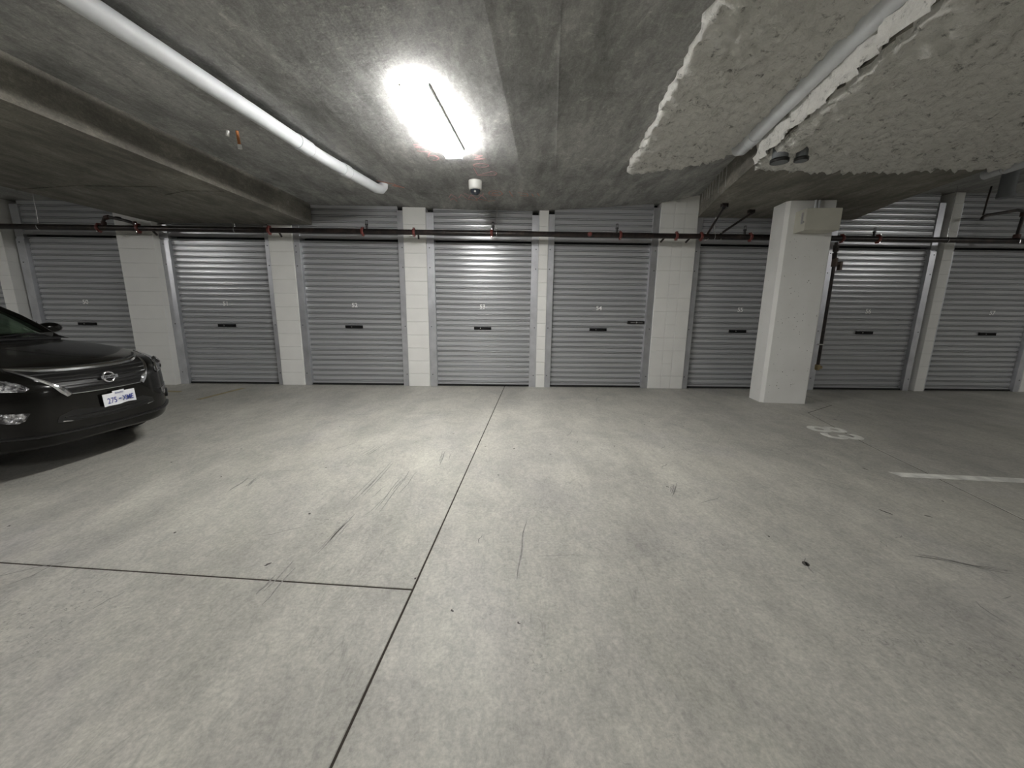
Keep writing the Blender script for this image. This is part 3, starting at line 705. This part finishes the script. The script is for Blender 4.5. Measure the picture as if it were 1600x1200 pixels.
def car_section(x, w_, zb, zs, ze, zh, zt):
    zm = zb + (zs - zb) * .5
    h = [(0, zb), (w_ * .6, zb), (w_ * .93, zb + .01), (w_ * .995, zb + .09), (w_ * 1.005, zm), (w_ * .985, zs - .05), (w_ * .955, zs), (w_ * .87, ze), (w_ * .66, ze + (zh - ze) * .55), (w_ * .40, zh), (0, zt)]
    return [(x, -y, z) for y, z in h[::-1]] + [(x, y, z) for y, z in h[1:-1]]
secs = [car_section(*s) for s in ST]
n = len(secs[0]); vs = [v for s in secs for v in s]
fs = [(i * n + k, i * n + (k + 1) % n, (i + 1) * n + (k + 1) % n, (i + 1) * n + k) for i in range(len(secs) - 1) for k in range(n)]
def cap_faces(o):                                  # quads across a section (ring is symmetric)
    h = n // 2; L = [o + i for i in range(h + 1)]; R_ = [o + (n - i) % n for i in range(h + 1)]
    out = [(L[0], L[1], R_[1])] + [(L[i], L[i + 1], R_[i + 1], R_[i]) for i in range(1, h - 1)] + [(L[h - 1], L[h], R_[h - 1])]
    return out
fs += cap_faces(0) + cap_faces((len(secs) - 1) * n)
mb = MB(); mb.add(vs, fs, True); me = mb.mesh('body')
tmp = bpy.data.objects.new('tmp', me); C.objects.link(tmp)
sub = tmp.modifiers.new('s', 'SUBSURF'); sub.levels = 3; sub.render_levels = 3
WHEELS = [(.93, 1), (.93, -1), (3.72, 1), (3.72, -1)]
cutters = []
for x, s in WHEELS:
    cm = MB().tube((x, s * .62, .33), (x, s * 1.1, .33), .375, 32).mesh('cut'); co = bpy.data.objects.new('cut', cm); C.objects.link(co); cutters.append(co)
    bo = tmp.modifiers.new('b', 'BOOLEAN'); bo.operation = 'DIFFERENCE'; bo.object = co; bo.solver = 'EXACT'
bpy.context.view_layer.update()
ev = tmp.evaluated_get(bpy.context.evaluated_depsgraph_get()); bme = bpy.data.meshes.new_from_object(ev); bme.name = 'body'
for o_ in cutters + [tmp]: bpy.data.objects.remove(o_)
bme.materials.clear(); bodyo = link('body', bme, MCAR, car)
bm = bmesh.new(); bm.from_mesh(bme)
for f in bm.faces: f.smooth = True
for e in bm.edges:
    if len(e.link_faces) == 2 and e.calc_face_angle() > .7: e.smooth = False
bm.to_mesh(bme); BV = BVHTree.FromBMesh(bm); bm.free()
def front(y, z, off=0.0):
    h = BV.ray_cast(Vector((-1, y, z)), Vector((1, 0, 0)))
    if h[0] is None: h = BV.find_nearest(Vector((0, y, z)))
    return h[0], h[1] if h[1].x < 0 else -h[1]
def drape(name, poly, mat, parent, off=.004, th=.012, cuts=4, smooth=True):
    """patch with an outline in (y, z) laid on the nose of the body"""
    bm = bmesh.new(); f = bm.faces.new([bm.verts.new((0, y, z)) for y, z in poly])
    bmesh.ops.triangulate(bm, faces=bm.faces)
    for _ in range(cuts):
        long_ = [e for e in bm.edges if e.calc_length() > .035]
        if not long_: break
        bmesh.ops.subdivide_edges(bm, edges=long_, cuts=1); bmesh.ops.triangulate(bm, faces=bm.faces)
    vs = [v.co.copy() for v in bm.verts]; bm.verts.index_update(); fs = [tuple(v.index for v in f.verts) for f in bm.faces]
    bd = [(e.verts[0].index, e.verts[1].index) for e in bm.edges if len(e.link_faces) == 1]; bm.free()
    A, B = [], []
    for v in vs:
        p, nn = front(v.y, v.z); A.append(p + nn * off); B.append(p + nn * (off - th))
    k = len(A); m = MB(); m.add(A + B, fs + [tuple(i + k for i in f[::-1]) for f in fs] + [(a, b, b + k, a + k) for a, b in bd], False)
    return m.build(name, mat, parent)
def ribbon(name, pts, wd, mat, parent, off=.01, th=.014, sub=6):
    """bar following a (y, z) polyline; wd is one width or one per point"""
    P_ = []; W_ = []
    wds = wd if hasattr(wd, '__len__') else [wd] * len(pts)
    for i in range(len(pts) - 1):
        for s in range(sub): t = s / sub; P_.append(Vector(pts[i]).lerp(Vector(pts[i + 1]), t)); W_.append(wds[i] * (1 - t) + wds[i + 1] * t)
    P_.append(Vector(pts[-1])); W_.append(wds[-1]); m = MB(); rows = []
    for i, p in enumerate(P_):
        d = (P_[min(i + 1, len(P_) - 1)] - P_[max(i - 1, 0)]).normalized(); nn = Vector((-d.y, d.x))
        row = []
        for s, o_ in ((-.5, off - th), (-.5, off * .4), (-.2, off), (.2, off), (.5, off * .4), (.5, off - th)):
            q = p + nn * W_[i] * s; h, hn = front(q.x, q.y); row.append(h + hn * o_)
        rows.append(row)
    k = 6; vs = [v for r in rows for v in r]
    fs = [(i * k + j, i * k + (j + 1) % k, (i + 1) * k + (j + 1) % k, (i + 1) * k + j) for i in range(len(rows) - 1) for j in range(k)] + [tuple(range(k)), tuple(range(len(vs) - k, len(vs)))]
    m.add(vs, fs, False); return m.build(name, mat, parent)

MGRILLE = plain('grille_black', (.008, .008, .008), .35)
MLAMP, nt_, b_ = nodes('lamp_reflector'); tc_ = N(nt_, 'ShaderNodeTexCoord').outputs['Object']
nt_.links.new(ramp(nt_, noise_n(nt_, tc_, 28, 3, .6, .5), [(.42, (.04, .04, .045)), (.55, (.45, .45, .47)), (.66, (.85, .85, .87))]).outputs[0], b_.inputs['Base Color'])
b_.inputs['Metallic'].default_value = .8; b_.inputs['Roughness'].default_value = .22; b_.inputs['Coat Weight'].default_value = 1
bp_ = N(nt_, 'ShaderNodeBump'); bp_.inputs['Strength'].default_value = .8; bp_.inputs['Distance'].default_value = .02
nt_.links.new(noise_n(nt_, tc_, 22, 3), bp_.inputs['Height']); nt_.links.new(bp_.outputs[0], b_.inputs['Normal'])
# grille
gp = [(-.46, .872), (-.2, .852), (0, .850), (.2, .852), (.46, .872), (.40, .80), (.335, .735), (.275, .672), (0, .667), (-.275, .672), (-.335, .735), (-.40, .80)]
gr = drape('grille', gp, MGRILLE, car, .003, .02)
for k, z in enumerate((.700, .735, .770, .805, .835)):
    wd_ = .275 + (z - .672) * .92
    ribbon('grille_bar', [(-wd_, z + .004), (0, z - .002), (wd_, z + .004)], .012, MTRIM, gr, .012, .016, 8)
ribbon('grille_trim', [(-.485, .888), (-.35, .868), (-.2, .860), (0, .857), (.2, .860), (.35, .868), (.485, .888)], [.012, .024, .030, .032, .030, .024, .012], MCHROME, gr, .016, .024)
for s_ in (-1, 1):
    ribbon('grille_trim', [(.485 * s_, .884), (.43 * s_, .825), (.355 * s_, .752), (.315 * s_, .705), (.285 * s_, .664)], [.010, .018, .030, .052, .040], MCHROME, gr, .018, .024)
ribbon('grille_trim', [(-.27, .669), (-.1, .664), (.1, .664), (.27, .669)], .009, MCHROME, gr, .010, .014)
# round badge with its cross bar
h_, n_ = front(-.012, .765); bz = (Vector((n_.x * .9, 0, .12))).normalized(); bxx = Vector((0, -1, 0)); bup = bz.cross(bxx).normalized()
bm_ = Matrix(((bxx.x, bup.x, bz.x, h_.x - .022), (bxx.y, bup.y, bz.y, -.012), (bxx.z, bup.z, bz.z, .765), (0, 0, 0, 1)))
m = MB(); m.lathe([(.036, 0), (.036, .008), (.041, .013), (.047, .012), (.052, .006), (.052, 0)], (0, 0, 0), 'Z', 36)
me_ = m.mesh('badge'); me_.transform(bm_); badge = link('badge', me_, MCHROME, gr)
m = MB(); m.box((-.066, -.014, 0), (.066, .014, .016)); me_ = m.mesh('badge_bar'); me_.transform(bm_); link('badge_bar', me_, MCHROME, gr)
text('badge_lettering', 'NISSAN', .026, MTRIM, gr, bm_ @ Matrix.Translation((0, 0, .0165)), .0006, .0006)
# number plate, a little bent and turned
h_, n_ = front(-.05, .567)
pm_ = Matrix.Translation((h_.x - .022, -.052, .567)) @ Matrix(((0, 0, -1, 0), (-1, 0, 0, 0), (0, 1, 0, 0), (0, 0, 0, 1))) @ Matrix.Rotation(math.radians(2.5), 4, 'Z')
m = MB(); PWD, PHT = .262, .112; K = 8
for i in range(K):
    pass
vs = []
for i in range(K + 1):
    u = -PWD / 2 + PWD * i / K; wv_ = .006 * math.sin(i * .9) 
    for v in (-PHT / 2, PHT / 2):
        for t_ in (0, .003): vs.append((u, v + (.003 * math.sin(i * 1.3) if v < 0 else 0), wv_ + t_))
fs = []
for i in range(K):
    a = i * 4; fs += [(a + 1, a + 5, a + 7, a + 3), (a, a + 2, a + 6, a + 4), (a, a + 4, a + 5, a + 1), (a + 2, a + 3, a + 7, a + 6)]
fs += [(0, 1, 3, 2), (K * 4, K * 4 + 2, K * 4 + 3, K * 4 + 1)]
m.add(vs, fs); me_ = m.mesh('number_plate'); me_.transform(pm_); pl = link('number_plate', me_, MPLATE, car); pl['label'] = 'white number plate with blue characters'
text('plate_characters', '275', .072, MBLUE, pl, pm_ @ Matrix.Translation((-.066, -.012, .0085)) @ Matrix.Diagonal((.72, 1, 1, 1)), .0008, .0005)
text('plate_characters', 'XME', .066, MBLUE, pl, pm_ @ Matrix.Translation((.066, -.012, .0085)) @ Matrix.Diagonal((.72, 1, 1, 1)), .0008, .0005)
m = MB(); m.box((-.012, -.012, .008), (.008, -.002, .010)); me_ = m.mesh('plate_flag'); me_.transform(pm_); link('plate_flag', me_, MBLUE, pl)
m = MB(); m.box((-.05, .040, .002), (.045, .070, .006)); me_ = m.mesh('plate_sticker'); me_.transform(pm_); link('plate_sticker', me_, MPLATE, pl)
text('plate_script', 'Beautiful', .020, MBLUE, pl, pm_ @ Matrix.Translation((0, .050, .0095)), .0004)
# lower intake, fog lamps, headlights
it = drape('lower_intake', [(-.37, .500), (-.28, .535), (0, .503), (.28, .535), (.37, .500), (.39, .452), (.30, .440), (0, .425), (-.30, .440), (-.39, .452)], MGRILLE, car, .003, .02)
ribbon('intake_bar', [(-.34, .487), (0, .470), (.34, .487)], .010, MTRIM, it, .010, .014, 8)
ribbon('intake_bar', [(-.34, .455), (0, .443), (.34, .455)], .008, MTRIM, it, .010, .014, 8)
for s_ in (-1, 1): ribbon('intake_glint', [(.30 * s_, .447), (.36 * s_, .456)], .008, MCHROME, it, .012, .012, 2)
ribbon('front_lip', [(-.70, .385), (-.5, .362), (-.25, .356), (0, .354), (.25, .356), (.5, .362), (.70, .385)], .022, MTRIM, car, .018, .03, 5)
for s_ in (-1, 1):
    P_ = [(y * s_, z) for y, z in [(.478, .748), (.50, .783), (.556, .820), (.60, .860), (.655, .905), (.72, .920), (.775, .895), (.80, .85), (.765, .785), (.65, .748), (.505, .727)]]
    hl = drape('headlight', P_[::s_], MLAMP, car, .006, .02)
    hp_, hn_ = front(.67 * s_, .83)
    m = MB(); m.tube(hp_ - hn_ * .01, hp_ + hn_ * .022, .040, 20); m.build('projector', MTRIM, hl)
    m = MB(); m.tube(hp_ + hn_ * .022, hp_ + hn_ * .026, .030, 20); m.build('projector_lens', MCHROME, hl)
    ribbon('headlight_trim', [(.50 * s_, .740), (.62 * s_, .756), (.76 * s_, .80)], .010, MCHROME, hl, .016, .012, 4)
    ribbon('headlight_trim', [(.50 * s_, .745), (.525 * s_, .785), (.60 * s_, .835)], .008, MCHROME, hl, .016, .012, 4)
    F_ = [(y * s_, z) for y, z in [(.505, .562), (.535, .505), (.565, .490), (.61, .500), (.64, .520), (.70, .520), (.735, .555), (.72, .588), (.64, .580)]]
    fg = drape('fog_lamp', F_[::s_], MLAMP, car, .006, .02)
    fp_, fn_ = front(.67 * s_, .482)
    m = MB(); m.tube(fp_ - fn_ * .01, fp_ + fn_ * .014, .048, 20); m.build('lamp_ring', MTRIM, fg)
    m = MB(); m.tube(fp_ + fn_ * .014, fp_ + fn_ * .017, .036, 20); m.build('lamp_glass', MDOME, fg)
# shoulder line between bonnet and nose
ribbon('bonnet_gap', [(-.60, .915), (-.48, .899), (-.2, .878), (0, .876), (.2, .878), (.48, .899), (.60, .915)], .006, MDARK, car, .002, .006, 8)
# greenhouse
def surf(name, rows, mat, th=.006, sm=True):
    nr, nc = len(rows), len(rows[0]); vs = [Vector(v) for r in rows for v in r]
    fs = [(i * nc + j, i * nc + j + 1, (i + 1) * nc + j + 1, (i + 1) * nc + j) for i in range(nr - 1) for j in range(nc - 1)]
    m = MB(); m.add(vs, fs, sm); me = m.mesh(name); o = link(name, me, mat, car)
    sd = o.modifiers.new('s', 'SOLIDIFY'); sd.thickness = th; sd.offset = 0; return o
def cowl(v): return Vector((1.24 + .20 * v * v, .70 * v, 1.062 - .022 * v * v))
def rooff(v): return Vector((1.98 + .10 * v * v, .56 * v, 1.455 - .045 * v * v))
def roofr(v): return Vector((3.35 - .10 * v * v, .56 * v, 1.455 - .045 * v * v))
def deck(v): return Vector((4.05 - .16 * v * v, .68 * v, 1.105 - .04 * v * v))
V9 = [-1 + .25 * i for i in range(9)]
def bulge(a, b, t, h): p = a.lerp(b, t); p.z += h * math.sin(math.pi * t); return p
surf('windshield', [[bulge(cowl(v), rooff(v), t / 6, .035) for v in V9] for t in range(7)], MGLASS)
surf('rear_window', [[bulge(roofr(v), deck(v), t / 6, .035) for v in V9] for t in range(7)], MGLASS)
surf('roof', [[bulge(rooff(v), roofr(v), t / 6, .02) for v in V9] for t in range(7)], MCAR, .02)
for s_ in (-1, 1):
    def belt(x): return Vector((x, s_ * (.80 - .0 * x), 1.035 + .012 * (x - 1.5)))
    top_ = [bulge(cowl(s_), rooff(s_), t / 4, .035) for t in range(5)] + [bulge(rooff(s_), roofr(s_), t / 4, .02) for t in range(1, 5)] + [bulge(roofr(s_), deck(s_), t / 4, .035) for t in range(1, 5)]
    bot_ = [belt(p.x) for p in top_]
    surf('side_window', [[b_2.lerp(t_2, k / 3) + Vector((0, s_ * .012 * math.sin(math.pi * k / 3), 0)) for b_2, t_2 in zip(bot_, top_)] for k in range(4)], MGLASS)
    m = MB(); m.path([p + Vector((0, s_ * .004, 0)) for p in top_[:5]], .030, 10); m.build('pillar', MCAR, car)
    m = MB(); m.path([p + Vector((0, s_ * .004, 0)) for p in top_[8:]], .045, 10); m.build('pillar', MCAR, car)
    m = MB(); m.path([p + Vector((0, s_ * .01, -.005)) for p in top_[4:9]], .024, 10); m.build('roof_rail', MCAR, car)
    m = MB(); m.path([belt(2.75), Vector((2.80, s_ * .58, 1.43))], .035, 8); m.build('pillar', MTRIM, car)
    m = MB(); m.path([belt(x) + Vector((0, s_ * .01, 0)) for x in (1.9, 2.4, 3, 3.9)], .014, 8); m.build('belt_moulding', MCHROME, car)
    # mirror
    mr = MB().lathe([(0, -.06), (.045, -.055), (.07, -.03), (.078, .0), (.076, .03), (.0, .034)], (0, 0, 0), 'X', 20).mesh('side_mirror')
    mr.transform(Matrix.Translation((1.86, s_ * .95, 1.135)) @ Matrix.Diagonal((1, 1.35, .75, 1))); mo_ = link('side_mirror', mr, MCAR, car)
    m = MB(); m.tube((1.84, s_ * .80, 1.05), (1.85, s_ * .91, 1.10), .02, 8); m.build('mirror_stalk', MTRIM, mo_)
    m = MB(); m.path([(x, s_ * .925, z) for x, z in ((1.5, .80), (2.6, .82), (3.5, .84))], .006, 6); m.build('door_crease', MCAR, car)
    for xd in (1.48, 2.62, 3.55):
        m = MB(); m.box((xd, s_ * .90 - .02, .32), (xd + .006, s_ * .90 + .021, .98)); m.build('door_gap', MDARK, car)
    for xd in (2.40, 3.35):
        m = MB(); m.path([(xd - .1, s_ * .925, .90), (xd - .08, s_ * .95, .905), (xd + .08, s_ * .95, .905), (xd + .1, s_ * .925, .90)], .011, 8); m.build('door_handle', MCHROME, car)
m = MB(); m.path([cowl(v) + Vector((-.02, 0, -.004)) for v in V9], .02, 8); m.build('cowl_trim', MTRIM, car)
m = MB(); m.path([(1.27, .35, 1.085), (1.34, .05, 1.10), (1.40, -.25, 1.11)], .008, 6); m.build('wiper', MTRIM, car)
m = MB(); m.path([(1.27, -.15, 1.085), (1.36, -.40, 1.10), (1.46, -.62, 1.08)], .008, 6); m.build('wiper', MTRIM, car)
m = MB(); m.bbox((1.45, -.70, 1.0), (1.78, .70, 1.10), .02); m.build('dashboard', MSEAT, car)
for xs_, ys_ in ((2.45, .36), (2.45, -.36), (3.35, .36), (3.35, -.36)):
    m = MB(); m.bbox((xs_, ys_ - .22, .95), (xs_ + .13, ys_ + .22, 1.26), .03); se_ = m.build('seat', MSEAT, car)
    m = MB(); m.bbox((xs_ + .03, ys_ - .11, 1.28), (xs_ + .12, ys_ + .11, 1.41), .02); m.build('headrest', MSEAT, se_)
m = MB(); m.path([(1.90 + .03 * math.cos(t), -.36 + .18 * math.sin(t), 1.08 + .17 * math.cos(t)) for t in [i * math.pi / 12 for i in range(25)]], .014, 8); m.build('steering_wheel', MTRIM, car)
for x, s_ in WHEELS:
    yo_ = .895 * s_; yi_ = .69 * s_; a_, b_2 = (yi_, yo_)
    m = MB(); m.lathe([(.215, a_), (.30, a_), (.325, a_ + .02 * s_), (.33, (a_ + b_2) / 2), (.325, b_2 - .02 * s_), (.30, b_2), (.215, b_2)], (x, 0, .33), 'Y', 40)
    wo_ = m.build('wheel', MTYRE, car)
    m = MB(); m.lathe([(.215, a_), (.218, b_2), (.20, b_2 - .004 * s_), (.195, b_2 - .03 * s_), (.06, b_2 - .02 * s_), (.05, b_2 - .01 * s_), (0, b_2 - .01 * s_)], (x, 0, .33), 'Y', 40); m.build('rim', MTRIM, wo_)
    for k in range(8):
        t = k * math.pi / 4; m = MB(); m.tube((x + .04 * math.cos(t), b_2 - .008 * s_, .33 + .04 * math.sin(t)), (x + .20 * math.cos(t), b_2 - .006 * s_, .33 + .20 * math.sin(t)), .018, 8, .013); m.build('spoke', MRIM, wo_)
m = MB(); m.box((.9, -.60, .20), (4.4, .60, .30)); m.build('underbody', MTRIM, car)
for s_ in (-1, 1):
    m = MB(); m.bbox((4.74, s_ * .62 - .16, .80), (4.86, s_ * .62 + .16, .93), .02); m.build('tail_light', MRED, car)
